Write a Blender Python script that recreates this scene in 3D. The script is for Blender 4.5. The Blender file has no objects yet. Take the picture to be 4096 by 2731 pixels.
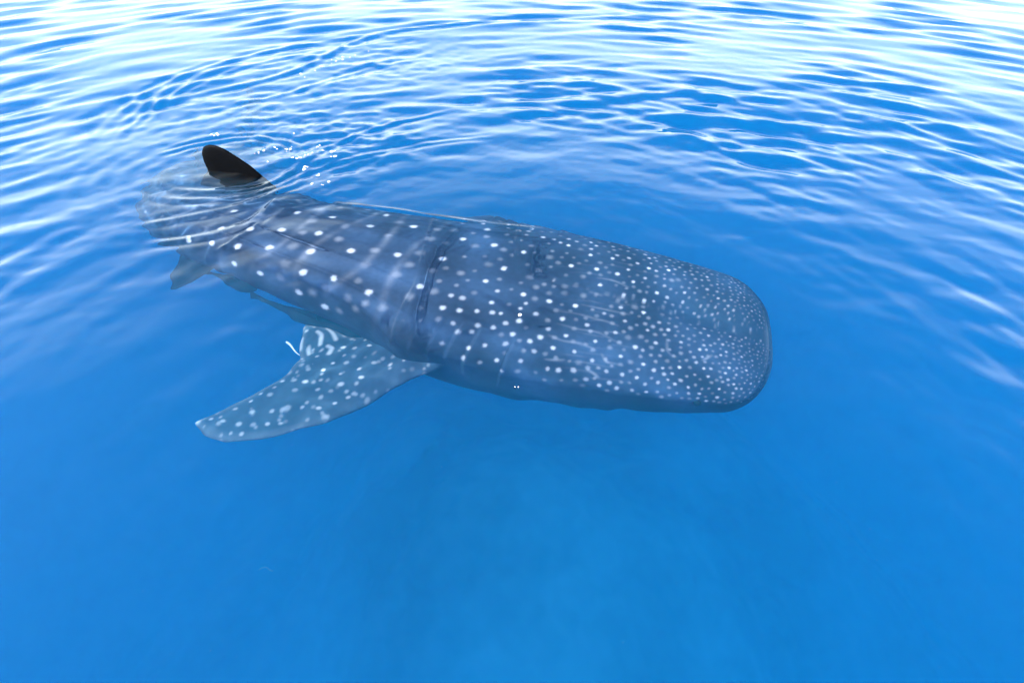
import bpy, bmesh, math, random
import numpy as np
from mathutils import Vector, Matrix
from mathutils.geometry import delaunay_2d_cdt

S = bpy.context.scene
COL = S.collection

# ------------------------------------------------------------------ camera
cam = bpy.data.cameras.new('camera')
cam_o = bpy.data.objects.new('camera', cam)
COL.objects.link(cam_o)
S.camera = cam_o
cam.lens = 18.0
cam.sensor_width = 36.0
cam.clip_end = 3000
cam_o.location = (0, 0, 2.0)
cam_o.rotation_euler = (math.radians(90 - 46), 0, 0)

# ------------------------------------------------------------------ sky and sun
CLOUD = 6.4
SUN_EL, SUN_AZ = math.radians(40), math.radians(-96)      # azimuth from +Y towards +X
w = bpy.data.worlds.new('World')
S.world = w
w.use_nodes = True
sky = w.node_tree.nodes.new('ShaderNodeTexSky')
sky.sky_type = 'NISHITA'
sky.sun_disc = False
sky.sun_elevation = SUN_EL
sky.sun_rotation = SUN_AZ
sky.air_density = 1.0
sky.dust_density = 0.0
sky.ozone_density = 5.0
bg = w.node_tree.nodes['Background']
wt = w.node_tree
# bright broken cloud low in the sky, thinning upwards
tcw = wt.nodes.new('ShaderNodeTexCoord'); sw = wt.nodes.new('ShaderNodeSeparateXYZ'); wt.links.new(tcw.outputs['Generated'], sw.inputs[0])
mp = wt.nodes.new('ShaderNodeMapping'); mp.inputs['Scale'].default_value = (1, 1, 2.6); wt.links.new(tcw.outputs['Generated'], mp.inputs[0])
cn = wt.nodes.new('ShaderNodeTexNoise'); cn.inputs['Scale'].default_value = 2.2; cn.inputs['Detail'].default_value = 7; wt.links.new(mp.outputs[0], cn.inputs['Vector'])
el = wt.nodes.new('ShaderNodeMapRange'); el.inputs['From Min'].default_value = 0.05; el.inputs['From Max'].default_value = .80
el.inputs['To Min'].default_value = .80; el.inputs['To Max'].default_value = -.05; wt.links.new(sw.outputs['Z'], el.inputs['Value'])
sm_ = wt.nodes.new('ShaderNodeMath'); sm_.operation = 'ADD'; cs = wt.nodes.new('ShaderNodeMath'); cs.operation = 'MULTIPLY'; cs.inputs[1].default_value = .45; wt.links.new(cn.outputs['Fac'], cs.inputs[0]); wt.links.new(cs.outputs[0], sm_.inputs[0]); wt.links.new(el.outputs[0], sm_.inputs[1])
cv = wt.nodes.new('ShaderNodeMapRange'); cv.interpolation_type = 'SMOOTHSTEP'; cv.inputs['From Min'].default_value = .35; cv.inputs['From Max'].default_value = .90
cv.inputs['To Max'].default_value = .9; wt.links.new(sm_.outputs[0], cv.inputs['Value'])
mx = wt.nodes.new('ShaderNodeMix'); mx.data_type = 'RGBA'; wt.links.new(cv.outputs[0], mx.inputs['Factor'])
wt.links.new(sky.outputs[0], mx.inputs['A']); mx.inputs['B'].default_value = (CLOUD * .86, CLOUD * 1.02, CLOUD * 1.10, 1)
wt.links.new(mx.outputs['Result'], bg.inputs[0])
bg.inputs[1].default_value = 0.15
sun = bpy.data.lights.new('sun', 'SUN')
sun.energy = 4.2
sun.angle = math.radians(0.5)
sun.color = (1.0, 0.97, 0.93)
sun_o = bpy.data.objects.new('sun', sun)
COL.objects.link(sun_o)
sd = Vector((math.sin(SUN_AZ) * math.cos(SUN_EL), math.cos(SUN_AZ) * math.cos(SUN_EL), math.sin(SUN_EL)))
sun_o.rotation_euler = sd.to_track_quat('Z', 'Y').to_euler()
sun.cycles.is_caustics_light = True
S.view_settings.view_transform = 'Standard'
S.view_settings.look = 'None'
S.view_settings.gamma = 1.0
S.view_settings.exposure = 1.96
S.cycles.max_bounces = 16
S.cycles.volume_bounces = 10
S.cycles.volume_step_rate = 20
S.cycles.volume_max_steps = 8
S.cycles.transmission_bounces = 10
S.cycles.use_denoising = True
S.cycles.sample_clamp_indirect = 6.0

# ------------------------------------------------------------------ helpers
def nodes(name):
    m = bpy.data.materials.new(name)
    m.use_nodes = True
    t = m.node_tree
    t.nodes.clear()
    out = t.nodes.new('ShaderNodeOutputMaterial')
    return m, t, out

def principled(name, col=(.5, .5, .5), rough=.5, spec=.3, attr=None, noise=0.0, scale=20.0, bump=0.0):
    m, t, out = nodes(name)
    b = t.nodes.new('ShaderNodeBsdfPrincipled')
    b.inputs['Roughness'].default_value = rough
    b.inputs['Specular IOR Level'].default_value = spec
    t.links.new(b.outputs[0], out.inputs[0])
    if attr:
        a = t.nodes.new('ShaderNodeAttribute'); a.attribute_name = attr
        src = a.outputs['Color']
    else:
        a = t.nodes.new('ShaderNodeRGB'); a.outputs[0].default_value = (*col, 1)
        src = a.outputs[0]
    tc = t.nodes.new('ShaderNodeTexCoord')
    nz = t.nodes.new('ShaderNodeTexNoise')
    nz.inputs['Scale'].default_value = scale
    nz.inputs['Detail'].default_value = 6
    t.links.new(tc.outputs['Object'], nz.inputs['Vector'])
    mr = t.nodes.new('ShaderNodeMapRange')
    mr.inputs['From Min'].default_value = .25; mr.inputs['From Max'].default_value = .75
    mr.inputs['To Min'].default_value = 1 - noise; mr.inputs['To Max'].default_value = 1 + noise
    t.links.new(nz.outputs['Fac'], mr.inputs['Value'])
    vm = t.nodes.new('ShaderNodeVectorMath'); vm.operation = 'SCALE'
    t.links.new(src, vm.inputs[0]); t.links.new(mr.outputs[0], vm.inputs['Scale'])
    t.links.new(vm.outputs[0], b.inputs['Base Color'])
    if bump:
        bp = t.nodes.new('ShaderNodeBump'); bp.inputs['Strength'].default_value = bump
        bp.inputs['Distance'].default_value = .004
        t.links.new(nz.outputs['Fac'], bp.inputs['Height']); t.links.new(bp.outputs[0], b.inputs['Normal'])
    return m

def link(name, me, mat=None, parent=None, smooth=True, receiver=False):
    o = bpy.data.objects.new(name, me)
    COL.objects.link(o)
    if mat: me.materials.append(mat)
    if smooth: me.polygons.foreach_set('use_smooth', np.ones(len(me.polygons), bool))
    if parent: o.parent = parent
    if receiver: o.cycles.is_caustics_receiver = True
    return o

def quads_mesh(name, V, F):
    """fast mesh from numpy arrays of points and quads"""
    me = bpy.data.meshes.new(name)
    n = len(F)
    me.vertices.add(len(V)); me.vertices.foreach_set('co', np.asarray(V, np.float32).ravel())
    me.loops.add(n * 4); me.loops.foreach_set('vertex_index', np.asarray(F, np.int32).ravel())
    me.polygons.add(n)
    me.polygons.foreach_set('loop_start', np.arange(0, n * 4, 4, dtype=np.int32))
    me.update(calc_edges=True); me.validate()
    return me

def tag(o, label, cat, group=None):
    o['label'] = label; o['category'] = cat
    if group: o['group'] = group
    return o

def curve(xs,pts):
    """smooth monotone (PCHIP) interpolation through (x,y) points"""
    p=np.array(pts,float); x,y=p[:,0],p[:,1]; h=np.diff(x); d=np.diff(y)/h
    m=np.zeros(len(x)); m[0],m[-1]=d[0],d[-1]
    for i in range(1,len(x)-1):
        if d[i-1]*d[i]>0:
            w1=2*h[i]+h[i-1]; w2=h[i]+2*h[i-1]; m[i]=(w1+w2)/(w1/d[i-1]+w2/d[i])
    xs=np.clip(np.asarray(xs,float),x[0],x[-1]); k=np.clip(np.searchsorted(x,xs)-1,0,len(h)-1)
    t=(xs-x[k])/h[k]
    return ((1+2*t)*(1-t)**2*y[k]+t*(1-t)**2*h[k]*m[k]+t*t*(3-2*t)*y[k+1]+t*t*(t-1)*h[k]*m[k+1])
LEN=7.0
SNOUT=(1.60,2.165)
HEAD=[(0,-163),(1.5,-163),(2.6,-161),(3.2,-158),(4.0,-153),(4.8,-128),(5.5,-104),(6.3,-96),(7,-98)]  # direction of travel tailwards, deg (0=+x): -> flipped sign below
WID=[(0,.50),(.25,.56),(.6,.63),(1.2,.71),(1.7,.75),(2.05,.73),(2.3,.66),(2.7,.575),(3.2,.54),(4,.48),(4.8,.38),(5.6,.26),(6.4,.16),(7,.10)]
TOP=[(0,-.34),(.3,-.27),(.8,-.22),(1.5,-.15),(2.3,-.10),(3.0,-.08),(3.6,-.085),(4.2,-.19),(5,-.58),(6,-1.3),(7,-2.0)]
MID=[(0,-.46),(.5,-.43),(1.5,-.42),(2.2,-.36),(3.0,-.30),(3.6,-.32),(4.3,-.50),(5.2,-.92),(6,-1.45),(7,-2.1)]
BOT=[(0,-.60),(.6,-.80),(1.3,-.98),(1.8,-1.04),(2.1,-1.02),(2.6,-.88),(3.5,-.78),(4.4,-.86),(5.2,-1.18),(6,-1.6),(7,-2.22)]
ROLL=[(0,0),(1.2,2),(2.4,12),(3.6,22),(4.6,22),(6,5),(7,0)]
POW=[(0,.52),(.8,.66),(2,.82),(3,.92),(5,1.0),(7,1.0)]
def frame(l):
    L=np.linspace(0,LEN,1401); th=np.radians(-curve(L,HEAD)); dx=np.cos(th); dy=np.sin(th)
    X=SNOUT[0]+np.concatenate([[0],np.cumsum((dx[1:]+dx[:-1])/2*np.diff(L))])
    Y=SNOUT[1]+np.concatenate([[0],np.cumsum((dy[1:]+dy[:-1])/2*np.diff(L))])
    return np.interp(l,L,X),np.interp(l,L,Y),np.interp(l,L,dx),np.interp(l,L,dy)
def body(l,phi):
    """points of the skin: l metres from the snout, phi angle from the back ridge (+ = the right flank)"""
    l=np.asarray(l,float); phi=np.asarray(phi,float)
    x,y,dx,dy=frame(l)
    r=np.clip(1-(1-np.clip(l/.30,0,1))**2.5,0,1)**(1/2.5)      # blunt snout
    rz=np.clip(1-(1-np.clip(l/.30,0,1))**2.2,0,1)**(1/2.2)
    w=curve(l,WID)*r; mid=curve(l,MID); ht=(curve(l,TOP)-mid)*rz; hb=(mid-curve(l,BOT))*rz; p=curve(l,POW)
    s,c=np.sin(phi),np.cos(phi)
    lat=w*np.sign(s)*np.abs(s)**p
    z=mid+np.where(c>0,ht*np.abs(c)**.95,-hb*np.abs(c)**.62)
    # hollow along the middle of the head, ridge on the back
    g=np.exp(-((l-.45)/.26)**2)*np.exp(-((lat+.03+.12*(l-.3))/.12)**2)*np.clip(c,0,1)
    z=z-.085*g
    g=np.clip((l-1.6)/1.2,0,1)*np.exp(-(lat/.05)**2)*np.clip(c,0,1)*np.clip((7-l)/2,0,1)
    z=z+.02*g
    # the body rolls a little onto its left side behind the head
    a=np.radians(curve(l,ROLL)); zr=z-mid; lat,z=lat*np.cos(a)-zr*np.sin(a),mid+zr*np.cos(a)+lat*np.sin(a)
    # right flank = towards -normal; travel tailwards d=(dx,dy); right side of a head-first shark
    nx,ny=-dy,dx      # for tailward d=(-,+): n=(-,-) -> near flank
    return np.stack([x+nx*lat,y+ny*lat,z],-1)

# ------------------------------------------------------------------ shape of the water surface
rng = np.random.default_rng(7)

def seg_dist(X, Y, poly):
    """distance from points to a polyline and the position 0..1 along it"""
    p = np.array(poly, float)
    L = np.concatenate([[0], np.cumsum(np.hypot(*np.diff(p, axis=0).T))])
    best = np.full(X.shape, 1e9); tpos = np.zeros(X.shape)
    for i in range(len(p) - 1):
        a, b = p[i], p[i + 1]; d = b - a; q = d @ d
        t = np.clip(((X - a[0]) * d[0] + (Y - a[1]) * d[1]) / q, 0, 1)
        e = np.hypot(X - a[0] - t * d[0], Y - a[1] - t * d[1])
        m = e < best
        best = np.where(m, e, best); tpos = np.where(m, (L[i] + t * math.sqrt(q)) / L[-1], tpos)
    return best, tpos

def smooth_poly(pts, n=40):
    p = np.array(pts, float); s = np.concatenate([[0], np.cumsum(np.hypot(*np.diff(p, axis=0).T))])
    q = np.linspace(0, s[-1], n)
    return np.stack([curve(q, list(zip(s, p[:, 0]))), curve(q, list(zip(s, p[:, 1])))], -1)

BASE = []
for i in range(64):
    Lw = math.exp(rng.uniform(math.log(.125), math.log(.58)))
    BASE.append((Lw, rng.normal(0, .34), rng.uniform(0, 6.28), .0225 * (Lw / .3) ** .2))
SWELL = [(3.1, .5, 1.0, .014), (4.6, -.35, 2.2, .014), (2.2, .1, 4.0, .012), (1.3, -.6, .5, .014), (.95, .35, 2.5, .014)]
CHOP = [(math.exp(rng.uniform(math.log(.05), math.log(.28))), rng.uniform(0, 6.28), rng.uniform(0, 6.28)) for i in range(46)]
FINE = [(rng.uniform(.06, .14), rng.normal(0, .7), rng.uniform(0, 6.28)) for i in range(14)]
MODS = [(rng.uniform(1.2, 4), rng.uniform(0, 6.28), rng.uniform(0, 6.28)) for i in range(8)]
# (points, height, width, ripples per width)
WAKE = [
    ([(-3.62, 4.2), (-3.76, 4.81), (-3.75, 5.44), (-3.49, 6.07), (-2.99, 6.73), (-2.09, 7.32), (-1.02, 7.76), (0.44, 8.11), (2.2, 8.4)], .008, .075, 1.2),
    ([(-3.42, 4.19), (-3.50, 4.71), (-3.48, 5.33), (-3.22, 5.92), (-2.72, 6.5), (-1.85, 7.02), (-0.80, 7.4)], .006, .06, 1.2),
    ([(-3.56, 5.06), (-3.23, 5.46), (-2.82, 5.68), (-2.40, 6.14), (-2.16, 6.73), (-1.91, 7.27), (-1.41, 7.60), (-0.80, 7.84), (.6, 8.2)], .013, .06, .7),
    ([(-3.0, 4.95), (-2.7, 5.2), (-2.35, 5.4), (-1.9, 5.9), (-1.5, 6.3), (-.8, 6.6)], .006, .06, 1.0),
    ([(-2.94, 3.51), (-2.43, 3.37), (-2.06, 3.41), (-1.79, 3.57), (-1.64, 3.77), (-1.3, 4.0), (-.8, 4.25), (0, 4.45)], .0045, .045, 1.1),
    ([(-2.66, 3.01), (-2.38, 3.12), (-1.96, 3.31), (-1.76, 3.48), (-1.56, 3.71)], .005, .05, 1.0),
    ([(-2.92, 3.77), (-2.49, 3.51), (-2.09, 3.49), (-1.86, 3.60), (-1.72, 3.92), (-1.5, 4.3), (-1.1, 4.7), (-.4, 5.1)], .005, .045, 1.0),
    ([(-2.48, 2.83), (-2.14, 2.91), (-1.87, 3.07), (-1.73, 3.38)], .006, .05, 1.0),
    ([(-3.0, 4.05), (-2.7, 4.3), (-2.3, 4.42), (-1.9, 4.3), (-1.75, 4.05)], .008, .05, 1.2),
    ([(-0.54, 3.22), (-0.58, 2.78), (-0.59, 2.47), (-0.64, 2.23), (-0.66, 2.05), (-0.64, 1.82)], .0045, .012, 0),
    ([(0.06, 3.04), (0.03, 2.88), (0.03, 2.74), (0.05, 2.55)], .0045, .012, 0),
    ([(-1.76, 3.27), (-1.78, 3.07), (-1.86, 2.91), (-1.95, 2.74)], .0060, .016, 0),
    ([(-1.57, 3.51), (-1.74, 3.41), (-1.78, 3.15), (-1.95, 2.96), (-2.15, 2.88)], .0060, .016, 0),
    ([(-1.41, 3.36), (-0.88, 3.25), (-0.55, 3.16), (-0.23, 3.08), (0.07, 3.03), (0.31, 3.00)], .0055, .017, 0),
]

def water_height(X, Y):
    cx, cy = .3, -1.0                               # the ripples run in wide arcs
    R = np.hypot(X - cx, Y - cy); A = np.arctan2(X - cx, Y - cy) * 6.0
    mod = np.zeros_like(X)
    for L, th, ph in MODS:
        mod += np.sin(2 * math.pi / L * (X * math.cos(th) + Y * math.sin(th)) + ph)
    mod = np.clip(1.0 + .22 * mod, .35, 1.7)
    dist = np.hypot(X, Y)
    far = np.clip(1 - (dist - 16) / 60, .0, 1)
    Z = np.zeros_like(X)
    for L, th, ph, s in SWELL:
        Z += s * L / (2 * math.pi) * np.sin(2 * math.pi / L * (X * math.sin(th) + Y * math.cos(th)) + ph)
    B = np.zeros_like(X)
    for L, th, ph, s in BASE:
        B += s * L / (2 * math.pi) * np.sin(2 * math.pi / L * (A * math.sin(th) + R * math.cos(th)) + ph)
    near = np.clip((dist - 2.6) / 2.0, .13, 1)
    slick = np.exp(-((X + 2.45) / 1.15) ** 2 - ((Y - 4.6) / 1.15) ** 2) + .8 * np.exp(-((X + 1.2) / 1.3) ** 2 - ((Y - 6.3) / 1.0) ** 2)
    B = B * (1 - .72 * np.clip(slick, 0, 1))
    Z = (Z + B * mod * near) * far
    # rings spreading from the fin and from the tail stroke behind it
    for rx, ry, L, sl, r0, r1, dark in ((-2.35, 3.85, .17, .11, .28, 1.5, 2.6), (-2.75, 4.55, .24, .085, .3, 2.0, 2.2), (-1.55, 4.2, .13, .06, .12, .9, .6)):
        ex, ey = X - rx, Y - ry; r = np.hypot(ex, ey * 1.12); an = np.arctan2(ey, ex)
        e = np.clip((r - r0) / .15, 0, 1) * np.clip((r1 - r) / (r1 * .6), 0, 1)
        e = e * (.45 + .55 * np.cos((an - dark) / 2) ** 2) * (.75 + .25 * np.sin(3 * an + r * 4))
        Z += sl * L / (2 * math.pi) * e * np.sin(2 * math.pi / L * (r + .03 * np.sin(2.3 * an + 1) + .02 * np.sin(5 * an)) )
    k = dist < 9
    if k.any():
        f = np.zeros(int(k.sum())); xs, ys = X[k], Y[k]
        for L, th, ph in FINE: f += .006 * L / (2 * math.pi) * np.sin(2 * math.pi / L * (xs * math.sin(th) + ys * math.cos(th)) + ph)
        Z[k] += f * np.clip((dist[k] - 2.6) / 1.5, 0, 1)
    # rough water where the tail and the back fin have stirred it
    m = .9 * np.exp(-((X + 1.55) / .62) ** 2 - ((Y - 4.25) / .62) ** 2)
    m += .55 * np.exp(-((X + 2.6) / .9) ** 2 - ((Y - 4.9) / .7) ** 2)
    m += .6 * np.exp(-((X + 1.6) / 1.1) ** 2 - ((Y - 6.5) / .9) ** 2)
    m += .5 * np.exp(-((X + 1.33) / .16) ** 2 - ((Y - 3.42) / .10) ** 2)
    k = m > .02
    if k.any():
        xs, ys = X[k], Y[k]; c = np.zeros_like(xs)
        for L, th, ph in CHOP:
            c += .045 * L / (2 * math.pi) * np.sin(2 * math.pi / L * (xs * math.cos(th) * .75 + ys * math.sin(th)) + ph + 1.2 * np.sin(3 * xs + 2 * ys))
        Z[k] += c * np.minimum(m[k], 1)
    for pts, h, wd, rip in WAKE:
        p = smooth_poly(pts)
        lo, hi = p.min(0) - wd * 4, p.max(0) + wd * 4
        k = (X > lo[0]) & (X < hi[0]) & (Y > lo[1]) & (Y < hi[1])
        if not k.any(): continue
        d, t = seg_dist(X[k], Y[k], p)
        env = np.clip(np.minimum(t, 1 - t) / .18, 0, 1); env = env * env * (3 - 2 * env)
        if rip:
            Z[k] += h * env * np.exp(-(d / (wd * 1.9)) ** 2) * np.cos(d / wd * 2.4 * rip)
        else:
            Z[k] += h * env * np.exp(-(d / wd) ** 2) * (1 + .4 * np.sin(t * 23))
    return Z

def surface_z(x, y):
    return float(water_height(np.array([float(x)]), np.array([float(y)]))[0])

# ------------------------------------------------------------------ water
dep = np.radians(np.linspace(83.5, 8.6, 800))
rad = np.concatenate([2.0 / np.tan(dep), np.geomspace(13.6, 700, 42)])
azi = np.concatenate([np.linspace(-80, 80, 900), np.linspace(80, 280, 62)[1:-1]])
azi = np.radians(azi)
RR, AA = np.meshgrid(rad, azi, indexing='ij')
X, Y = RR * np.sin(AA), RR * np.cos(AA)
Z = water_height(X, Y)
nr, na = X.shape
V = np.stack([X, Y, Z], -1).reshape(-1, 3)
idx = np.arange(nr * na).reshape(nr, na)
nx = np.roll(idx, -1, axis=1)
F = np.stack([idx[:-1], idx[1:], nx[1:], nx[:-1]], -1).reshape(-1, 4)
SEA_DEPTH = -40.0
V2 = [V, np.array([[0, 0, surface_z(0, 0)]])]
c0 = len(V); cb = c0 + 1
edge = idx[-1]; VB = V[edge].copy(); VB[:, 2] = SEA_DEPTH
V2 += [VB, np.array([[0, 0, SEA_DEPTH]])]; b0 = cb; bc = b0 + na
tris = []
for j in range(na):
    k = (j + 1) % na
    tris.append((c0, idx[0, j], idx[0, k], idx[0, k]))
E = np.stack([edge, b0 + np.arange(na), b0 + (np.arange(na) + 1) % na, np.roll(edge, -1)], -1)
me = bpy.data.meshes.new('water')
VA = np.concatenate(V2)
tri_in = np.stack([np.full(na, c0), np.roll(idx[0], -1), idx[0]], -1)[:, ::-1]
tri_bot = np.stack([np.full(na, bc), b0 + (np.arange(na) + 1) % na, b0 + np.arange(na)], -1)
quads = np.concatenate([F, E]); tr = np.concatenate([tri_in, tri_bot])
nq, ntr = len(quads), len(tr)
me.vertices.add(len(VA)); me.vertices.foreach_set('co', VA.astype(np.float32).ravel())
me.loops.add(nq * 4 + ntr * 3)
me.loops.foreach_set('vertex_index', np.concatenate([quads.ravel(), tr.ravel()]).astype(np.int32))
me.polygons.add(nq + ntr)
me.polygons.foreach_set('loop_start', np.concatenate([np.arange(nq) * 4, nq * 4 + np.arange(ntr) * 3]).astype(np.int32))
me.update(calc_edges=True)
sm = np.ones(nq + ntr, bool); sm[len(F):nq] = False; sm[nq + na:] = False
me.polygons.foreach_set('use_smooth', sm)
# outward normals
bmt = me.polygons[len(F) // 2].normal
if bmt.z < 0: me.flip_normals()

m_water, t, out = nodes('sea water')
g = t.nodes.new('ShaderNodeBsdfGlass')
g.inputs['Roughness'].default_value = 0.0
g.inputs['IOR'].default_value = 1.333
t.links.new(g.outputs[0], out.inputs['Surface'])
vs = t.nodes.new('ShaderNodeVolumeScatter'); va = t.nodes.new('ShaderNodeVolumeAbsorption')
ad = t.nodes.new('ShaderNodeAddShader')
vs.inputs['Color'].default_value = (0.0, 0.80, 1.0, 1)
vs.inputs['Anisotropy'].default_value = -0.25
va.inputs['Color'].default_value = (0.0, 0.85, 0.993, 1)
geo = t.nodes.new('ShaderNodeNewGeometry'); sx = t.nodes.new('ShaderNodeSeparateXYZ')
t.links.new(geo.outputs['Position'], sx.inputs[0])
lt = t.nodes.new('ShaderNodeMath'); lt.operation = 'LESS_THAN'; lt.inputs[1].default_value = .12   # water only below the wave tops
t.links.new(sx.outputs[2], lt.inputs[0])
for nd, den in ((vs, .34), (va, .60)):
    mu = t.nodes.new('ShaderNodeMath'); mu.operation = 'MULTIPLY'; mu.inputs[1].default_value = den
    t.links.new(lt.outputs[0], mu.inputs[0]); t.links.new(mu.outputs[0], nd.inputs['Density'])
t.links.new(vs.outputs[0], ad.inputs[0]); t.links.new(va.outputs[0], ad.inputs[1])
t.links.new(ad.outputs[0], out.inputs['Volume'])
water = bpy.data.objects.new('water', me); COL.objects.link(water)
me.materials.append(m_water)
water['kind'] = 'structure'
water.cycles.is_caustics_caster = True

# ------------------------------------------------------------------ seabed
n = 121
gx = np.linspace(-1, 1, n); gx = np.sign(gx) * (np.abs(gx) * .12 + np.abs(gx) ** 3 * .88) * 60; GX, GY = np.meshgrid(gx, gx + 1)
GZ = -3.3 + .35 * np.sin(GX * .7 + 1) * np.sin(GY * .6) + .25 * np.sin(GX * 1.7 + GY * 1.1) - .02 * np.hypot(GX, GY) - 1.7 * np.clip(np.hypot((GX - .3) / 2.0, (GY - .9) / 2.0) - .7, 0, 1.6)
GI = np.arange(n * n).reshape(n, n)
me = quads_mesh('seabed', np.stack([GX, GY, GZ], -1).reshape(-1, 3), np.stack([GI[:-1, :-1], GI[:-1, 1:], GI[1:, 1:], GI[1:, :-1]], -1).reshape(-1, 4))
m_bed, t, out = nodes('sand and reef')
b = t.nodes.new('ShaderNodeBsdfDiffuse'); t.links.new(b.outputs[0], out.inputs[0])
tc = t.nodes.new('ShaderNodeTexCoord'); nz = t.nodes.new('ShaderNodeTexNoise'); nz.inputs['Scale'].default_value = .75
nz.inputs['Detail'].default_value = 4; t.links.new(tc.outputs['Object'], nz.inputs['Vector'])
cr = t.nodes.new('ShaderNodeValToRGB'); t.links.new(nz.outputs['Fac'], cr.inputs[0])
cr.color_ramp.elements[0].position = .40; cr.color_ramp.elements[0].color = (.02, .035, .04, 1)
cr.color_ramp.elements[1].position = .64; cr.color_ramp.elements[1].color = (.72, .68, .55, 1)
t.links.new(cr.outputs[0], b.inputs[0])
bed = link('seabed', me, m_bed); bed['kind'] = 'structure'

# ------------------------------------------------------------------ whale shark
BRIGHT=[(3.37,0.01),(3.12,-0.14),(2.79,-0.12),(2.51,-0.33),(3.29,0.5),(3.04,0.31),(3.23,0.96),(2.96,0.71),(2.73,0.43),(2.43,0.23),(2.14,0.08),(1.8,0.18),(3.21,1.63),(2.9,1.24),(2.69,1.07),(2.43,1.01),(2.16,0.54),(2.91,1.66),(2.72,1.71),(2.11,-0.22),(1.88,-0.22),(1.66,-0.2),(1.73,0.01),(1.54,0.2),(3.45,1.22),(3.43,1.65),(3.66,1.43),(3.49,0.71),(3.69,0.93),(3.8,0.4),(3.89,1.56),(1.32,-0.16),(1.15,-0.19),(1.1,-0.03),(0.94,-0.01),(0.81,-0.01),(1.37,0.19),(1.21,0.16),(0.8,0.05),(0.9,-0.14),(0.69,-0.48),(0.82,-0.41),(0.74,-0.09),(1.39,0),(1.01,-0.19),(1.39,-0.5),(1.07,-0.43),(1.22,-0.4)]
MEDIUM=[(1.95,0.49),(1.88,0.47),(1.7,0.4),(1.5,0.29),(1.52,0.37),(1.76,0.57),(1.67,0.52),(1.86,0.64),(1.96,0.69),(1.62,0.5),(1.86,0.85),(1.72,0.75),(1.63,0.71),(1.57,0.6),(1.5,0.52),(1.74,0.87),(1.81,0.95),(1.51,0.72),(1.88,1.24),(1.72,1.14),(1.64,1.01),(1.53,0.89),(1.42,1.09),(1.55,1.2),(1.7,0.25),(2.79,-0.57),(0.83,-0.22),(0.7,-0.18),(1.03,0.16),(0.94,0.06),(0.9,0.18),(1.11,0.34),(1.26,0.35),(1.42,0.38),(1.32,0.52),(0.94,0.34),(0.76,0.21),(0.7,0.1),(1.21,0.55),(1.04,0.52),(1.35,0.66),(1.4,0.75),(1.26,0.77),(1.14,0.74),(1.36,0.89),(1.03,0.82),(0.88,0.65),(0.81,0.47),(0.7,0.35),(0.64,0.15),(0.53,0.09),(0.43,0.04),(0.35,0.02),(0.53,0),(0.24,0.02),(0.56,0.26),(0.45,0.3),(0.39,0.21),(0.32,0.16),(0.26,0.12),(0.33,0.31),(0.21,0.26),(0.75,0.7),(0.64,0.7),(0.55,0.63),(0.38,0.56),(0.28,0.48),(0.18,0.48),(0.46,0.72),(0.94,0.96),(1.12,1.06),(1.2,1.12),(1.26,1.14),(1.04,1.2),(0.85,0.96),(0.77,0.97),(0.65,1.01),(0.56,0.99),(0.28,0.71),(0.32,0.96),(0.23,0.9),(0.78,1.3),(0.7,1.3),(0.91,1.19),(0.96,1.3),(0.48,1.18),(0.42,1.14),(0.12,0.63),(0.15,0.79),(1.23,-0.54),(1.25,-0.76),(1.41,-0.69),(1.09,-0.8),(0.98,-0.76),(0.86,-0.8),(0.95,-0.29),(0.9,-0.46),(0.69,-0.87),(0.62,-0.65),(0.37,-0.43),(0.29,-0.45),(0.36,-0.18),(0.28,-0.2),(0.22,-0.42),(0.47,-0.43),(0.57,-0.16),(0.57,-0.08),(0.46,-0.08),(0.37,-0.09),(0.26,-0.09),(0.17,-0.22),(0.49,-0.03),(0.61,-0.01)]
FAINT=[(3.2,0.1),(3.29,-0.24),(2.93,0.03),(2.88,0.29),(3.14,0.4),(3.1,0.74),(2.59,0.28),(2.6,-0.01),(2.32,-0.12),(2.31,0.1),(2.15,0.27),(2.34,-0.35),(2.64,-0.4),(2.2,1.57),(2.56,0.58),(2.34,0.53),(2.54,0.9),(3.05,1.59),(3.05,1.19),(2,-0.15),(1.97,-0.35),(1.8,-0.18),(1.97,0.18),(2.06,0.52),(2.18,0.74),(2.3,1.16),(2.42,1.26),(2.55,1.38),(2.48,1.57),(2.61,1.66),(2.31,0.31),(1.84,0.01),(1.51,-0.03),(2.22,-0.39),(2.72,1.4),(2.81,1.6),(1.25,-0),(1.22,-0.07),(1.3,0.07),(1.18,0.05),(1.48,0.09),(1.46,0.21),(1.39,0.11),(0.85,-0.06),(0.86,0.03),(0.78,0),(0.69,-0.01),(0.92,0.11),(0.86,0.24),(0.79,0.31),(0.86,0.36),(0.71,0.24),(0.95,0.56),(0.82,0.71),(1.1,0.9),(1.48,-0.21),(1.41,-0.16),(1.55,0.02),(0.76,-0.29),(0.62,-0.31),(0.66,-0.28),(1.31,0.02),(1.14,-0.3),(1.3,-0.48)]
LINES=[[(1.29,0.27),(1.16,0.24),(1.04,0.24),(0.93,0.25)],[(1.28,0.42),(1.17,0.42),(1.04,0.4),(0.9,0.47)],[(1.31,0.6),(1.21,0.63),(1.11,0.61),(1.03,0.64)],[(1.18,0.13),(1.08,0.12),(0.97,0.11),(0.88,0.1)],[(1.18,0),(1.12,0.02),(1.01,0),(0.9,0.01)],[(1.13,-0.09),(1.04,-0.1),(0.92,-0.07)],[(0.64,0.26),(0.63,0.4),(0.59,0.47),(0.57,0.47)],[(0.99,0.68),(0.94,0.79),(0.86,0.79)],[(1.29,0.98),(1.22,0.94),(1.18,0.91)],[(1.05,0.98),(1,1.05),(0.97,1.12)],[(0.43,0.45),(0.38,0.34)]]
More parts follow.
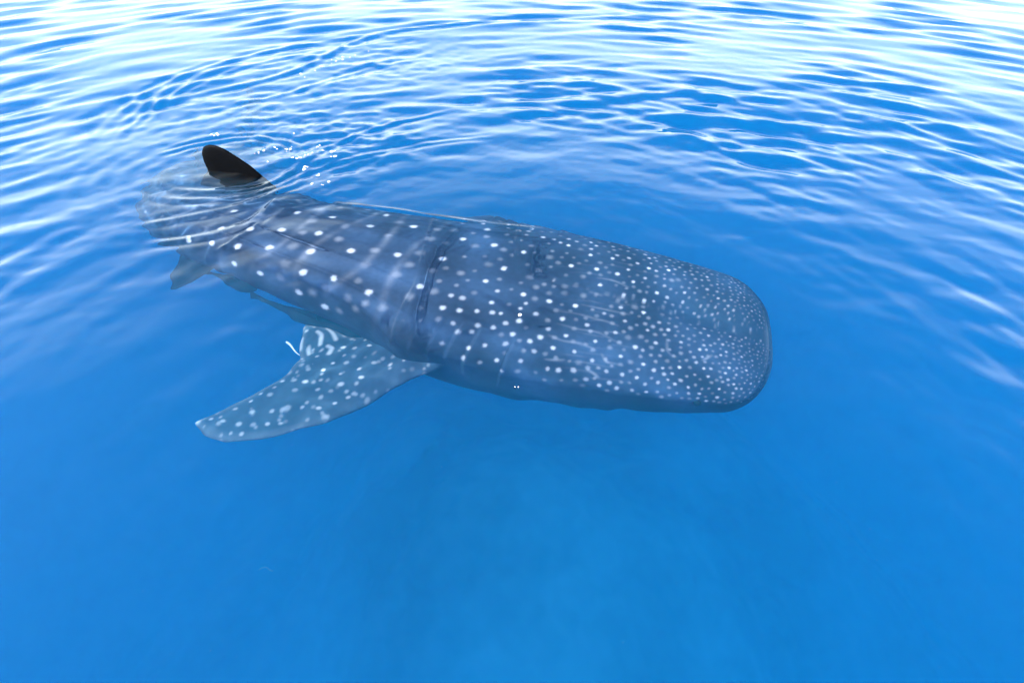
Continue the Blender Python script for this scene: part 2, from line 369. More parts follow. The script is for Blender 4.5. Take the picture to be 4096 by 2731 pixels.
GILLS=[[(2.04,0.24),(2.01,0.63),(2,1.35),(2.04,1.62)],[(1.89,0.5),(1.92,0.92),(1.95,1.48),(2,1.64)],[(1.71,0.79),(1.7,1.24),(1.73,1.66)],[(1.46,0.75),(1.48,1.22),(1.54,1.69)]]
PECT=[(-0.329,2.227,-0.460),(-0.305,2.068,-0.460),(-0.364,1.991,-0.460),(-0.450,1.944,-0.460),(-0.587,1.892,-0.496),(-0.707,1.827,-0.528),(-0.812,1.764,-0.557),(-1.024,1.672,-0.616),(-1.215,1.621,-0.668),(-1.414,1.597,-0.719),(-1.622,1.600,-0.771),(-1.761,1.657,-0.801),(-1.845,1.713,-0.815),(-1.876,1.744,-0.820),(-1.846,1.771,-0.810),(-1.701,1.818,-0.771),(-1.590,1.890,-0.739),(-1.477,1.967,-0.706),(-1.379,2.061,-0.677),(-1.338,2.168,-0.661),(-1.381,2.296,-0.663),(-1.408,2.428,-0.661),(-1.397,2.477,-0.656),(-1.344,2.467,-0.645),(-1.229,2.428,-0.622),(-1.093,2.345,-0.596),(-0.972,2.320,-0.570),(-0.829,2.329,-0.538),(-0.691,2.364,-0.505),(-0.489,2.338,-0.460)]
PECT_SPOTS=[(-1.073,2.217),(-0.985,2.193),(-1.214,2.160),(-1.010,2.074),(-1.154,2.032),(-0.827,2.044),(-0.891,1.943),(-1.005,1.905),(-1.145,1.883),(-1.289,1.890),(-1.434,1.870),(-1.317,1.977),(-1.243,1.956),(-1.395,1.982),(-1.374,2.049),(-1.302,2.085),(-1.507,1.763),(-1.385,1.759),(-1.301,1.767),(-1.215,1.763),(-1.104,1.746),(-1.658,1.714),(-1.565,1.693),(-1.476,1.682),(-1.391,1.679),(-1.319,1.681),(-1.015,1.778),(-1.544,1.840),(-1.620,1.794),(-1.756,1.745),(-1.373,2.398),(-1.326,2.437),(-1.027,1.988),(-1.148,1.958),(-1.247,2.046),(-1.426,1.923),(-1.500,1.889),(-0.916,2.011),(-0.942,1.809),(-1.054,1.860),(-0.892,2.201),(-1.321,2.156),(-1.101,2.084),(-1.043,2.137),(-1.601,1.643),(-1.529,1.633)]
PECT_LINES=[[(-1.283,2.372),(-1.234,2.313),(-1.231,2.265)],[(-1.219,2.409),(-1.170,2.349),(-1.137,2.297)],[(-1.175,2.243),(-1.142,2.209),(-1.146,2.174)],[(-1.383,2.339),(-1.365,2.273)],[(-1.305,2.257),(-1.283,2.203)]]
m_skin = principled('spotted shark skin', attr='skin', rough=.6, spec=.04, noise=.16, scale=26, bump=.25)
m_fin = principled('wet fin skin in backlit shade', (.0015, .0016, .002), rough=.5, spec=.02, noise=.3, scale=30, bump=.2)  # near-black base puts the fin's backlit shade into its colour
m_dark = principled('dark slit', (.012, .026, .052), rough=.7, spec=.1)
m_eye = principled('dark eye', (.01, .01, .012), rough=.15, spec=.5)

shark = bpy.data.objects.new('whale_shark', None)
COL.objects.link(shark)
shark.location = (float(frame(2.5)[0]), float(frame(2.5)[1]), -.98)
tag(shark, 'grey whale shark covered in white spots swimming just under the surface', 'whale shark')
ORG = np.array(shark.location)

SKIN = np.array([.020, .044, .086]); PALE = np.array([.60, .64, .70])
lrow = np.concatenate([np.geomspace(.0025, .05, 12), np.arange(.056, 2.1, .0062), np.arange(2.1, 5.2, .010), np.linspace(5.2, 7, 60)])
ph = np.concatenate([np.linspace(-1.75, 1.95, 330), np.linspace(1.95, 2 * math.pi - 1.75, 70)[1:-1]])
LG, PG = np.meshgrid(lrow, ph, indexing='ij')
P = body(LG, PG)
# gill folds: each fold steps out towards the tail, and the skin tucks under behind it
def normals(P):
    n = np.cross(np.gradient(P, axis=0), np.gradient(P, axis=1)); n /= np.linalg.norm(n, axis=-1, keepdims=True) + 1e-12
    fx, fy = frame(LG)[:2]; c = np.stack([fx, fy, curve(LG, MID)], -1)
    return n * np.sign((n * (P - c)).sum(-1, keepdims=True))
N0 = normals(P)
GILL = [(2.035, .80, 1.62), (1.93, .78, 1.62), (1.82, .76, 1.62), (1.71, .72, 1.66), (1.50, .78, 1.72)]
PGw = np.where(PG > math.pi, PG - 2 * math.pi, PG)
for gl, p0, p1 in GILL:
    for sgn in (1, -1):
        a = (PGw * sgn - p0) / (p1 - p0); e = np.clip(np.minimum(a, 1 - a) / .2, 0, 1) * ((a > 0) & (a < 1))
        d = LG - (gl + .05 * (a - .5) * (1 if gl < 1.9 else .2))
        st = np.where(d < 0, np.exp(-(d / .07) ** 2), np.exp(-(d / .012) ** 2)) * .012 - np.exp(-((d - .022) / .014) ** 2) * .003
        P = P + N0 * (st * e)[..., None]
# shoulders that carry the pectoral fins
for sgn in (1, -1):
    P = P + N0 * (.075 * np.exp(-((LG - 2.12) / .22) ** 2 - ((PGw * sgn - 1.5) / .30) ** 2))[..., None]
# ridges along the flanks
for pr, amp in ((.60, .017), (1.02, .016), (-.60, .017), (-1.02, .016), (.26, .005), (-.26, .005)):
    P = P + N0 * (amp * np.exp(-((PGw - pr) / .05) ** 2) * np.clip((LG - 1.9) / .8, 0, 1) * np.clip((6.8 - LG), 0, 1))[..., None]
NL, NP = LG.shape
col = np.empty((NL, NP, 3)); col[:] = SKIN
rs = np.random.default_rng(3)
# pale underside
und = np.clip((np.abs(PGw) - 2.45) / .35, 0, 1)
col += und[..., None] * (np.array([.34, .36, .38]) - col) * .8
# faint pale bars across the back and flanks
for lb in np.arange(2.22, 6.6, .30):
    jit = .05 * np.sin(PGw * 2.3 + lb * 9) + .06 * PGw ** 2 * .3
    d = LG - lb - jit - .10
    patch = .5 + .5 * np.sin(PGw * 9 + lb * 7) * np.sin(PGw * 4.1 - lb * 3)
    b_ = np.exp(-(d / .026) ** 2) * np.clip(1.9 - np.abs(PGw), 0, 1) * (.25 + .75 * patch) * np.clip((LG - 2.15) / .3, 0, 1)
    col += (b_ * .13)[..., None] * (PALE - col)
# soft mottling of the skin
mot = np.zeros_like(LG)
for i in range(10):
    f = rs.uniform(3, 18); th = rs.uniform(0, 6.28)
    mot += np.sin(f * (LG * math.cos(th) + PGw * .6 * math.sin(th)) + rs.uniform(0, 6.28))
col *= np.exp(.10 * mot)[..., None]

Pf = P.reshape(NL, NP, 3)
def row_of(l): return int(np.clip(np.searchsorted(lrow, l), 0, NL - 1))
def paint(c3, r, strength, l, soft=.75, ragged=.18):
    reach = r * 2.1
    i0, i1 = row_of(l - reach * 1.6 - .02), row_of(l + reach * 1.6 + .02) + 1
    blk = Pf[i0:i1]; v = blk - c3
    d = np.sqrt((v ** 2).sum(-1))
    near_ = d < reach
    if not near_.any(): return
    ang = np.arctan2(v[..., 2], v[..., 0]); k0, k1 = rs.uniform(0, 6.28, 2)
    rr = r * (1 + ragged * .35 * np.sin(2 * ang + k0) + ragged * .4 * np.sin(7 * ang + k1))
    a = np.clip((rr - d) / (rr * soft) + .5, 0, 1); a = a * a * (3 - 2 * a)
    a = (.72 * a + .28 * np.exp(-(d / (rr * .95)) ** 2)) * strength
    c = col[i0:i1]; c += (a * near_)[..., None] * (PALE - c)
placed = []
def spot(l, p, r, s, **kw):
    c3 = body(np.array(l), np.array(p)); placed.append((l, p, r)); paint(c3, r, s, l, **kw)
def size_at(l): return float(np.interp(l, [0, .12, .3, .6, 1.0, 1.6, 2.1, 3, 5, 7], [.0050, .0064, .0088, .0116, .0142, .0165, .0215, .026, .023, .014]))
for l, p in BRIGHT: spot(l, p, size_at(l) * rs.uniform(.85, 1.1), rs.uniform(.75, .98))
for l, p in MEDIUM: spot(l, p, size_at(l) * rs.uniform(.7, 1.0), rs.uniform(.34, .72), soft=1.0)
for l, p in FAINT: spot(l, p, size_at(l) * rs.uniform(1.0, 1.35), rs.uniform(.13, .24), soft=1.4)
for i_, ln in enumerate(LINES):
    p = smooth_poly(ln, 90); lw_ = 1.0 if i_ < 6 else .5
    for k, (l, q) in enumerate(p):
        c3 = body(np.array(l), np.array(q)); paint(c3, .0085, lw_ * (.010 + .018 * (1 - abs(k - 45) / 45)), l, soft=1.3, ragged=0)
# many more thin wavy lines running along the cheeks and the top of the head
for q0 in np.arange(-.5, 1.15, .085):
    l0 = rs.uniform(.72, .95); l1 = l0 + rs.uniform(.25, .6); q0 += rs.uniform(-.03, .03); ph_ = rs.uniform(0, 6.28)
    for k in np.linspace(0, 1, 70):
        l = l0 + (l1 - l0) * k; q = q0 + .10 * (k - .5) * rs.choice([1]) + .022 * math.sin(6 * k + ph_)
        paint(body(np.array(l), np.array(q)), .007, .022 * math.sin(math.pi * k) * (.5 + .5 * math.sin(9 * k + ph_ * 2)), l, soft=1.3, ragged=0)
# fill the rest of the skin: dense little dots on the head, fewer and larger towards the tail
def spacing(l): return float(np.interp(l, [0, .1, .25, .45, .8, 1.5, 2.1, 2.5, 5, 7], [.021, .023, .027, .035, .047, .060, .092, .19, .19, .13]))
pts3 = [np.append(body(np.array(l), np.array(p)), 0) for l, p, r in placed]
cand = 0
grid = {}
def key(c): return (int(c[0] // .12), int(c[1] // .12), int(c[2] // .12))
for c in pts3: grid.setdefault(key(c), []).append(c[:3])
lam = rs.uniform(0, 1, 16000); lam = np.where(rs.uniform(size=16000) < .62, lam * 1.0, lam * 6.7)
pam = rs.uniform(-2.1, 2.1, 16000)
C3 = body(lam, pam)
for l, p, c in zip(lam, pam, C3):
    if l < .012 or (p > 1.42): continue
    sp = spacing(l); k = key(c); ok = True
    for a in (-1, 0, 1):
        for b2 in (-1, 0, 1):
            for c2 in (-1, 0, 1):
                for o in grid.get((k[0] + a, k[1] + b2, k[2] + c2), ()):
                    if (o[0] - c[0]) ** 2 + (o[1] - c[1]) ** 2 + (o[2] - c[2]) ** 2 < sp * sp: ok = False; break
                if not ok: break
            if not ok: break
        if not ok: break
    if not ok: continue
    grid.setdefault(k, []).append(c)
    u = rs.uniform()
    front = l < .8
    st_ = (.55 if u < .25 else .26) if front else (.62 if (u < .3 and abs(p) > 1.2 or p < -.5 and u < .45) else .2)
    if l > 2.15 and not (p < -.45 or p > 1.35): st_ = .14
    paint(c, size_at(l) * rs.uniform(.65, 1.0), st_ * rs.uniform(.6, 1.15), l, soft=1.1)
# pale rim of the upper lip
lip = np.exp(-(LG / .04) ** 2) * (np.abs(PGw) < 1.9)
col += (lip * .30)[..., None] * (PALE - col)

vb = (P - ORG).reshape(-1, 3)
BI = np.arange(NL * NP).reshape(NL, NP); BN = np.roll(BI, -1, axis=1)
BF = np.stack([BI[:-1], BN[:-1], BN[1:], BI[1:]], -1).reshape(-1, 4)
nose = body(np.array(0.0), np.array(0.0)); nose = P[0].mean(0) - ORG; tailp = P[-1].mean(0) - ORG
V_ = np.concatenate([vb, nose[None], tailp[None]])
iN, iT = len(vb), len(vb) + 1
me = bpy.data.meshes.new('body')
capn = np.stack([np.full(NP, iN), BN[0], BI[0]], -1); capt = np.stack([np.full(NP, iT), BI[-1], BN[-1]], -1)
tr = np.concatenate([capn, capt]); nq, ntr = len(BF), len(tr)
me.vertices.add(len(V_)); me.vertices.foreach_set('co', V_.astype(np.float32).ravel())
me.loops.add(nq * 4 + ntr * 3); me.loops.foreach_set('vertex_index', np.concatenate([BF.ravel(), tr.ravel()]).astype(np.int32))
me.polygons.add(nq + ntr); me.polygons.foreach_set('loop_start', np.concatenate([np.arange(nq) * 4, nq * 4 + np.arange(ntr) * 3]).astype(np.int32))
me.update(calc_edges=True)
j = row_of(2.5) * NP + 165
if (me.polygons[row_of(2.5) * NP + 165].normal).z < 0: me.flip_normals()
ca = me.color_attributes.new('skin', 'FLOAT_COLOR', 'POINT')
cc = np.ones((len(V_), 4), np.float32); cc[:NL * NP, :3] = np.clip(col.reshape(-1, 3), 0, 1); cc[NL * NP:, :3] = SKIN
ca.data.foreach_set('color', cc.ravel())
link('body', me, m_skin, shark, receiver=True)

def plate(name, outline, to3d, thick, edge, mat, parent, step=.018, paintf=None, org=ORG, close=None):
    """a fin: flat outline (a, b) filled with points, thick in the middle and thin at its rim, bent into place by to3d(a, b, t)"""
    pts = np.array(outline, float)
    q = np.concatenate([pts, pts[:1]]); s = np.concatenate([[0], np.cumsum(np.hypot(*np.diff(q, axis=0).T))])
    nb = max(24, int(s[-1] / step)); tt = np.linspace(0, s[-1], nb + 1)[:-1]
    rim = np.stack([np.interp(tt, s, q[:, 0]), np.interp(tt, s, q[:, 1])], -1)
    for _ in range(2): rim = (np.roll(rim, 1, 0) + 2 * rim + np.roll(rim, -1, 0)) / 4
    lo, hi = rim.min(0), rim.max(0)
    gx, gy = np.meshgrid(np.arange(lo[0], hi[0], step), np.arange(lo[1], hi[1], step * .87))
    gx = gx + (np.arange(gx.shape[0]) % 2)[:, None] * step / 2
    gp = np.stack([gx.ravel(), gy.ravel()], -1)
    ins = np.zeros(len(gp), bool); r1 = np.roll(rim, -1, 0)
    for (x0, y0), (x1, y1) in zip(rim, r1):
        c = (y0 > gp[:, 1]) != (y1 > gp[:, 1])
        with np.errstate(divide='ignore', invalid='ignore'):
            ins ^= c & (gp[:, 0] < (x1 - x0) * (gp[:, 1] - y0) / (y1 - y0) + x0)
    loop = np.concatenate([rim, rim[:1]])
    d, _ = seg_dist(gp[:, 0], gp[:, 1], loop)
    gp = gp[ins & (d > step * .55)]; d = d[ins & (d > step * .55)]
    al = np.concatenate([rim, gp]); dd = np.concatenate([np.zeros(len(rim)), d])
    vs_, es_, fs_, *_ = delaunay_2d_cdt([Vector(p) for p in al], [], [list(range(len(rim)))], 1, 1e-6)
    vs_ = np.array([tuple(v) for v in vs_])
    d, _ = seg_dist(vs_[:, 0], vs_[:, 1], loop)
    u = np.clip(d / edge, 0, 1); th = thick * np.sqrt(1 - (1 - u) ** 2)
    if close is not None: th = th * close(vs_[:, 0], vs_[:, 1])
    top = to3d(vs_[:, 0], vs_[:, 1], th); bot = to3d(vs_[:, 0], vs_[:, 1], -th)
    onrim = d < 1e-4
    nv = len(vs_); mp = np.arange(nv) + nv; mp[onrim] = np.arange(nv)[onrim]
    faces = [list(f) for f in fs_] + [[int(mp[i]) for i in reversed(f)] for f in fs_]
    me = bpy.data.meshes.new(name)
    me.from_pydata((np.concatenate([top, bot]) - org).tolist(), [], faces)
    bm = bmesh.new(); bm.from_mesh(me); bmesh.ops.delete(bm, geom=[v for v in bm.verts if not v.link_faces], context='VERTS')
    if paintf is not None: pass
    bmesh.ops.recalc_face_normals(bm, faces=bm.faces); bm.to_mesh(me); bm.free()
    if paintf is not None:
        co = np.empty(len(me.vertices) * 3, np.float32); me.vertices.foreach_get('co', co)
        cc = np.ones((len(me.vertices), 4), np.float32); cc[:, :3] = paintf(co.reshape(-1, 3) + org)
        me.color_attributes.new('skin', 'FLOAT_COLOR', 'POINT').data.foreach_set('color', cc.ravel())
    return link(name, me, mat, parent, receiver=True)

# pectoral fins: the right one is spread towards the viewer, the left one away from it
pect = np.array(PECT)
zfit = np.polyfit(pect[:, 0], pect[:, 2], 2)
zlo, zhi = pect[:, 2].min(), pect[:, 2].max()
def pect_to3d(a, b, t):
    z = np.clip(np.polyval(zfit, a), zlo, zhi)
    root = np.clip((a + 1.0) / .6, 0, 1); root = root * root * (3 - 2 * root)
    return np.stack([a, b, z + t + .09 * root], -1)
def pect_paint(co):
    k = np.clip((-.55 - co[:, 0]) / .6, 0, 1)[:, None]; c = SKIN * (1 + k * np.array([.10, .05, -.10]))
    d, _ = seg_dist(co[:, 0], co[:, 1], np.concatenate([pect[:, :2], pect[:1, :2]]))
    k = np.clip(1 - d / .05, 0, 1) * np.clip((-.9 - co[:, 0]) / .3, 0, 1)
    c += (k * .10)[:, None] * (PALE - c)
    tip = np.exp(-(np.hypot(co[:, 0] + 1.855, co[:, 1] - 1.745) / .022) ** 2)
    c += (tip * .7)[:, None] * (PALE - c)
    r2 = np.random.default_rng(5)
    for i, (x, y) in enumerate(PECT_SPOTS):
        r = (.0135 if i < 26 else .0105) * r2.uniform(.8, 1.2); d = np.hypot((co[:, 0] - x) * .85, (co[:, 1] - y) * 1.15)
        a = np.clip((r - d) / (r * .7) + .5, 0, 1) * r2.uniform(.22, .48)
        c += a[:, None] * (PALE - c)
    for ln in PECT_LINES:
        d, _ = seg_dist(co[:, 0], co[:, 1], smooth_poly(ln, 12)); a = np.clip((.014 - d) / .014 + .4, 0, 1) * .45
        c += a[:, None] * (PALE - c)
    for _ in range(160):
        x, y = r2.uniform(-1.85, -.3), r2.uniform(1.6, 2.5); r = r2.uniform(.008, .014)
        d = np.hypot(co[:, 0] - x, co[:, 1] - y); a = np.clip((r - d) / r + .5, 0, 1) * r2.uniform(.1, .3)
        c += a[:, None] * (PALE - c)
    return c
plate('pectoral_fin', pect[:, :2], pect_to3d, .050, .27, m_skin, shark, step=.0085, paintf=pect_paint)
# mirrored for the far side, about the line of the body
ax, ay, adx, ady = [float(v) for v in frame(1.9)]
nxn, nyn = -ady, adx
def far_to3d(a, b, t):
    q = pect_to3d(a, b, t); off = (q[:, 0] - ax) * nxn + (q[:, 1] - ay) * nyn
    q[:, 0] -= 2 * off * nxn; q[:, 1] -= 2 * off * nyn; o2 = np.clip(np.abs(off) - .42, 0, 3); q[:, 2] -= 2.0 * o2; q[:, 0] -= .75 * o2 * nxn * np.sign(-off) * -1; q[:, 1] -= .75 * o2 * nyn * np.sign(-off) * -1
    return q
def far_paint(co):
    off = (co[:, 0] - ax) * nxn + (co[:, 1] - ay) * nyn; q = co.copy(); q[:, 0] -= 2 * off * nxn; q[:, 1] -= 2 * off * nyn
    return pect_paint(q)
plate('pectoral_fin', pect[:, :2], far_to3d, .034, .22, m_skin, shark, step=.016, paintf=far_paint)

# upright fins stand on the back; a runs tailwards along the fin, b is height
def upright(x0, y0, ang, z0, lean=0.0):
    cx_, sx_ = math.cos(ang), math.sin(ang)
    def f(a, b, t):
        return np.stack([x0 + a * cx_ - (t + b * lean) * sx_, y0 + a * sx_ + (t + b * lean) * cx_, z0 + b], -1)
    return f
fang = math.atan2(.13, -.49)
DORS = [(-.12, -.18), (.0, .0), (.088, .072), (.189, .128), (.289, .176), (.36, .196), (.43, .196), (.49, .170), (.522, .120), (.526, .055), (.512, .0), (.515, -.05), (.54, -.12), (.60, -.26), (.25, -.30)]
plate('dorsal_fin', DORS, upright(-1.95, 3.72, fang, 0.005, -.17), .022, .12, m_fin, shark, step=.010)
def spine(l, p=0.0):
    q = body(np.array(l), np.array(p)); f = frame(l); return q, math.atan2(float(f[3]), float(f[2]))
q, a_ = spine(5.55)
plate('second_dorsal_fin', [(-.05, -.08), (.08, .06), (.2, .17), (.25, .18), (.26, .1), (.3, .0), (.34, -.08)], upright(q[0], q[1], a_, q[2]), .012, .07, m_skin, shark, paintf=lambda co: np.tile(SKIN, (len(co), 1)))
q, a_ = spine(5.75, math.pi)
plate('anal_fin', [(-.05, .08), (.08, -.05), (.19, -.14), (.23, -.13), (.25, -.05), (.3, .08)], upright(q[0], q[1], a_, q[2]), .012, .07, m_skin, shark, paintf=lambda co: np.tile(SKIN, (len(co), 1)))
q, a_ = spine(6.9); q = P[-1].mean(0)
plate('caudal_fin', [(-.12, -.09), (-.12, .09), (.12, .18), (.42, .52), (.78, .98), (.92, 1.12), (.90, .95), (.72, .60), (.46, .22), (.34, .02), (.42, -.18), (.52, -.45), (.44, -.47), (.25, -.25), (.08, -.12)],
      upright(q[0], q[1], math.radians(75), q[2] - .30, .35), .02, .12, m_skin, shark, paintf=lambda co: np.tile(SKIN, (len(co), 1)))
# pelvic fins hang under the body level with the back fin
def side_fin(l, p, sgn):
    q, a = spine(l, p); cx_, sx_ = math.cos(a), math.sin(a); nx_, ny_ = -sx_ * sgn, cx_ * sgn
    def f(aa, bb, t):
        return np.stack([q[0] + aa * cx_ + bb * nx_ * .8, q[1] + aa * sx_ + bb * ny_ * .8, q[2] - bb * .8 + t], -1)
    return f
PEL = [(-.1, -.10), (.02, .06), (.10, .17), (.20, .26), (.27, .27), (.29, .18), (.31, .08), (.34, -.10)]
plate('pelvic_fin', PEL, side_fin(3.72, 2.25, 1), .014, .08, m_skin, shark, paintf=lambda co: np.tile(SKIN * .2, (len(co), 1)))  # both pelvic fins painted darker, putting the shade under the body into colour
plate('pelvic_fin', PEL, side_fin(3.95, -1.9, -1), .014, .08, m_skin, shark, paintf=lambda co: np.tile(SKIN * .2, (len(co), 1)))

# gill slits: thin dark strips in the tuck behind each fold
def strip(name, ls, ps, wid, lift, mat):
    n_ = len(ls); e = 1e-3
    c = body(np.array(ls), np.array(ps)); du = body(np.array(ls) + e, np.array(ps)) - c; dv = body(np.array(ls), np.array(ps) + e) - c
    du /= np.linalg.norm(du, axis=1)[:, None]; nn = np.cross(du, dv); nn /= np.linalg.norm(nn, axis=1)[:, None]
    fx, fy = frame(np.array(ls))[:2]; nn *= np.sign(((c - np.stack([fx, fy, curve(np.array(ls), MID)], -1)) * nn).sum(1))[:, None]
    wv = wid * np.sqrt(np.clip(1 - np.linspace(-1, 1, n_) ** 2, 0, 1))[:, None] + 1e-4
    prof = [(-1, -.004), (0, lift), (1, -.004), (0, -.012)]
    V_ = np.concatenate([c + du * wv * a + nn * b - ORG for a, b in prof])
    fs = [[k * n_ + i, k * n_ + i + 1, ((k + 1) % 4) * n_ + i + 1, ((k + 1) % 4) * n_ + i] for k in range(4) for i in range(n_ - 1)]
    me = bpy.data.meshes.new(name); me.from_pydata(V_.tolist(), [], fs); me.update()
    return link(name, me, mat, shark, receiver=True)
for gl, p0, p1 in GILL:
    for sgn in (1, -1):
        a = np.linspace(.06, .97, 30); ls = gl + .05 * (a - .5) * (1 if gl < 1.9 else .2) + .020
        strip('gill_slit', ls, sgn * (p0 + a * (p1 - p0)), .0035, .0006, m_dark)
a = np.linspace(-1.62, 1.62, 60)
strip('mouth', .035 + 0 * a, math.pi + a * .75, .012, .004, m_dark)
for sgn in (1, -1):
    q = body(np.array(.42), np.array(1.55 * sgn)); bm = bmesh.new(); bmesh.ops.create_uvsphere(bm, u_segments=16, v_segments=10, radius=.022)
    bmesh.ops.translate(bm, verts=bm.verts, vec=Vector(q - ORG)); me = bpy.data.meshes.new('eye'); bm.to_mesh(me); bm.free(); link('eye', me, m_eye, shark)

# ------------------------------------------------------------------ fish that keep the shark company
def fish_mesh(path, radii, flat=.8):
    """one continuous body along a path"""
    p = np.array(path, float); n_ = len(p); tan = np.gradient(p, axis=0); tan /= np.linalg.norm(tan, axis=1)[:, None]
    up = np.array([0, 0, 1.0]); sd_ = np.cross(tan, up); sd_ /= np.linalg.norm(sd_, axis=1)[:, None]; uu = np.cross(sd_, tan)
    k = 14; an = np.linspace(0, 2 * math.pi, k, endpoint=False)
    V_ = (p[:, None] + sd_[:, None] * (np.cos(an) * 1.0)[None, :, None] * np.array(radii)[:, None, None] + uu[:, None] * (np.sin(an) * flat)[None, :, None] * np.array(radii)[:, None, None])
    V_ = V_.reshape(-1, 3); I = np.arange(n_ * k).reshape(n_, k); J = np.roll(I, -1, 1)
    return V_, np.stack([I[:-1], J[:-1], J[1:], I[1:]], -1).reshape(-1, 4)
m_rem = principled('dark grey fish skin', (.006, .014, .026), rough=.7, spec=.03, noise=.2, scale=40)
m_pale = principled('pale fish skin', (.62, .66, .60), rough=.5, spec=.2, noise=.1, scale=60)
def remora(head, tail, sag, size, label, mat):
    h, tl = np.array(head), np.array(tail); s = np.linspace(0, 1, 26)
    path = h + (tl - h) * s[:, None]; path[:, 1] += sag * np.sin(s * 3.14)
    r = np.interp(s, [0, .03, .12, .3, .6, .85, 1], [.25, .6, .85, 1, .75, .3, .14]) * size
    o = bpy.data.objects.new('remora', None); COL.objects.link(o); o.location = h
    tag(o, label, 'remora', 'fish swimming beside the whale shark')
    V_, F_ = fish_mesh(path - h, r); link('body', quads_mesh('body', V_, F_), mat, o, receiver=True)
    d = (tl - h) / np.linalg.norm(tl - h); L_ = np.linalg.norm(tl - h)
    ang = math.atan2(d[1], d[0])
    plate('tail_fin', [(-.03, -.012), (-.03, .012), (.03, .05), (.09, .09), (.075, .0), (.09, -.09), (.03, -.05)], upright(tl[0], tl[1], ang, tl[2]), .004, .02, mat, o, step=.01, org=h)
    m_ = h + d * L_ * .45
    plate('back_fin', [(-.05, .0), (.0, size * 1.5), (.12, size * 1.2), (.26, .01), (.2, -.01)], upright(m_[0], m_[1] + sag, ang, m_[2] + size * .3), .003, .02, mat, o, step=.012, org=h)
    return o
remora((-.98, 2.44, -.80), (-1.84, 2.81, -.78), -.02, .075, 'dark slender fish hanging under the belly of the shark just behind its spread fin', m_rem)  # fish lengthened forward so its dark body fills in for the shaded belly
remora((-1.86, 2.86, -.74), (-2.22, 2.99, -.72), -.01, .055, 'small dark fish below the rear flank of the shark, nearer its tail', m_rem)
# a thin pale fish trailing behind the inner corner of the pectoral fin
h = np.array((-1.352, 2.215, -.66)); s = np.linspace(0, 1, 22)
path = np.stack([-.125 * s - .012 * np.sin(s * 3.1), .105 * s + .018 * np.sin(s * 3.1), -.005 * s], -1)
pf = bpy.data.objects.new('slender_fish', None); COL.objects.link(pf); pf.location = h
tag(pf, 'tiny thin pale fish trailing behind the inner corner of the spread fin', 'fish')
V_, F_ = fish_mesh(path, np.interp(s, [0, .1, .5, .85, .95, 1], [.002, .0035, .0048, .0065, .006, .002]), 1.0)
link('body', quads_mesh('body', V_, F_), m_pale, pf, receiver=True)
fan = bpy.data.meshes.new('tail_fin')
fan.from_pydata([(.004, -.004, .0015), (.020, -.020, .0015), (.024, -.008, .0015), (.004, -.004, -.0015), (.020, -.020, -.0015), (.024, -.008, -.0015)], [], [(0, 1, 2), (5, 4, 3), (0, 3, 4, 1), (1, 4, 5, 2), (2, 5, 3, 0)])
link('tail_fin', fan, m_pale, pf, smooth=False)

# ------------------------------------------------------------------ bubbles, beads as sun glints, flecks
m_bub = principled('bubble and glint white', (.9, .9, .9), rough=.08, spec=.6)  # white base, shared by the beads that stand in for glints
bm = bmesh.new(); bmesh.ops.create_icosphere(bm, subdivisions=2, radius=1.0)
bub_me = bpy.data.meshes.new('bubble'); bm.to_mesh(bub_me); bm.free(); bub_me.materials.append(m_bub)
bub_me.polygons.foreach_set('use_smooth', np.ones(len(bub_me.polygons), bool))
def bubble(x, y, r, label, group=None):
    o = bpy.data.objects.new('bubble', bub_me); COL.objects.link(o)
    o.location = (x, y, surface_z(x, y) + r * .45); o.scale = (r * random.uniform(.7, 1.5), r, r * random.uniform(.5, .9)); o.rotation_euler.z = random.uniform(0, 3)
    return tag(o, label, 'bubble', group)
random.seed(11)
GLINTS = [(-1.79, 4.15, 14), (-1.72, 4.0, 10), (-1.60, 3.86, 7), (-1.93, 4.3, 8), (-1.46, 3.56, 6), (-1.5, 4.1, 7), (-2.0, 4.05, 5)]  # small white beads added in place of sun glitter on the ripples
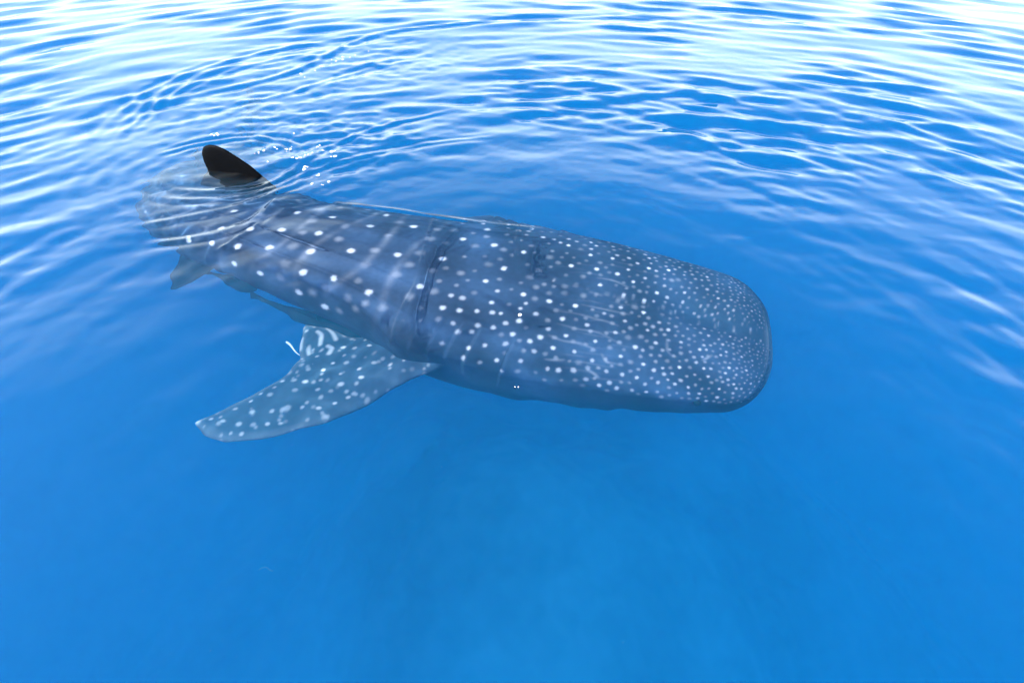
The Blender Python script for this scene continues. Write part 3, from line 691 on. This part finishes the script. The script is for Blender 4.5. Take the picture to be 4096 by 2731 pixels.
for x, y, n_ in GLINTS:
    for q_ in range(n_):
        if q_ % 3 == 0: bx_, by_ = x + random.gauss(0, .10), y + random.gauss(0, .12)
        bubble(bx_ + random.gauss(0, .012) * (q_ % 3), by_ + random.gauss(0, .016) * (q_ % 3), random.choice([.0035, .004, .005, .0065, .008, .011]),
               'tiny white bead standing in for a sun glint on the rippled water right of the dark back fin', 'beads for sun glints beside the back fin')
for i in range(14):
    s = random.random(); x = -2.55 + s * .95; y = 5.75 + s * 1.3 + random.gauss(0, .10)
    bubble(x, y, random.choice([.005, .007, .010]), 'tiny bright bubble strung along the long dark wake ripple', 'bubbles along the wake ripple')
for dx, dy in ((0, 0), (.03, .01), (-.03, .015), (.01, .035)):
    bubble(-2.63 + dx, 4.45 + dy, .010, 'small bubble in the little cluster just behind the dark back fin', 'bubble cluster behind the back fin')
bubble(.046, 2.155, .0115, 'lone round bubble floating over the middle of the shark behind its head')
for dx in (0, .017):
    bubble(.015 + dx, 1.622, .003, 'one of two tiny bubbles side by side over the lower edge of the shark', 'pair of bubbles over the shark')
m_fleck = principled('drifting fleck', (.75, .8, .75), rough=.6, spec=.1)
V_, F_ = [], []
ico = np.array([(1, 0, 0), (-1, 0, 0), (0, 1, 0), (0, -1, 0), (0, 0, 1), (0, 0, -1)], float)
tri = [(0, 2, 4), (2, 1, 4), (1, 3, 4), (3, 0, 4), (2, 0, 5), (1, 2, 5), (3, 1, 5), (0, 3, 5)]
for i in range(150):
    c = np.array([random.uniform(-1.6, 1.9), random.uniform(.1, 2.2), random.uniform(-1.0, -.12)]); r = random.uniform(.0007, .002)
    k = len(V_); V_ += (c + ico * r * np.array([1, random.uniform(.5, 1.5), random.uniform(.6, 1.4)])).tolist(); F_ += [[a + k for a in f] for f in tri]
me = bpy.data.meshes.new('drifting_flecks'); me.from_pydata(V_, [], F_); o = link('drifting_flecks', me, m_fleck); o['kind'] = 'stuff'
# a limp strand adrift below the shark
h = np.array((-1.30, .98, -1.0)); s = np.linspace(0, 1, 14)
V_, F_ = fish_mesh(np.stack([.075 * s, .012 * np.sin(s * 5) + .02 * s, .01 * np.cos(s * 4)], -1), np.interp(s, [0, .2, .9, 1], [.0006, .0011, .0013, .0004]), 1)
o = link('drifting_strand', quads_mesh('drifting_strand', V_, F_), m_fleck); o.location = h
tag(o, 'thin pale strand drifting alone in the open blue water below the spread fin', 'debris')
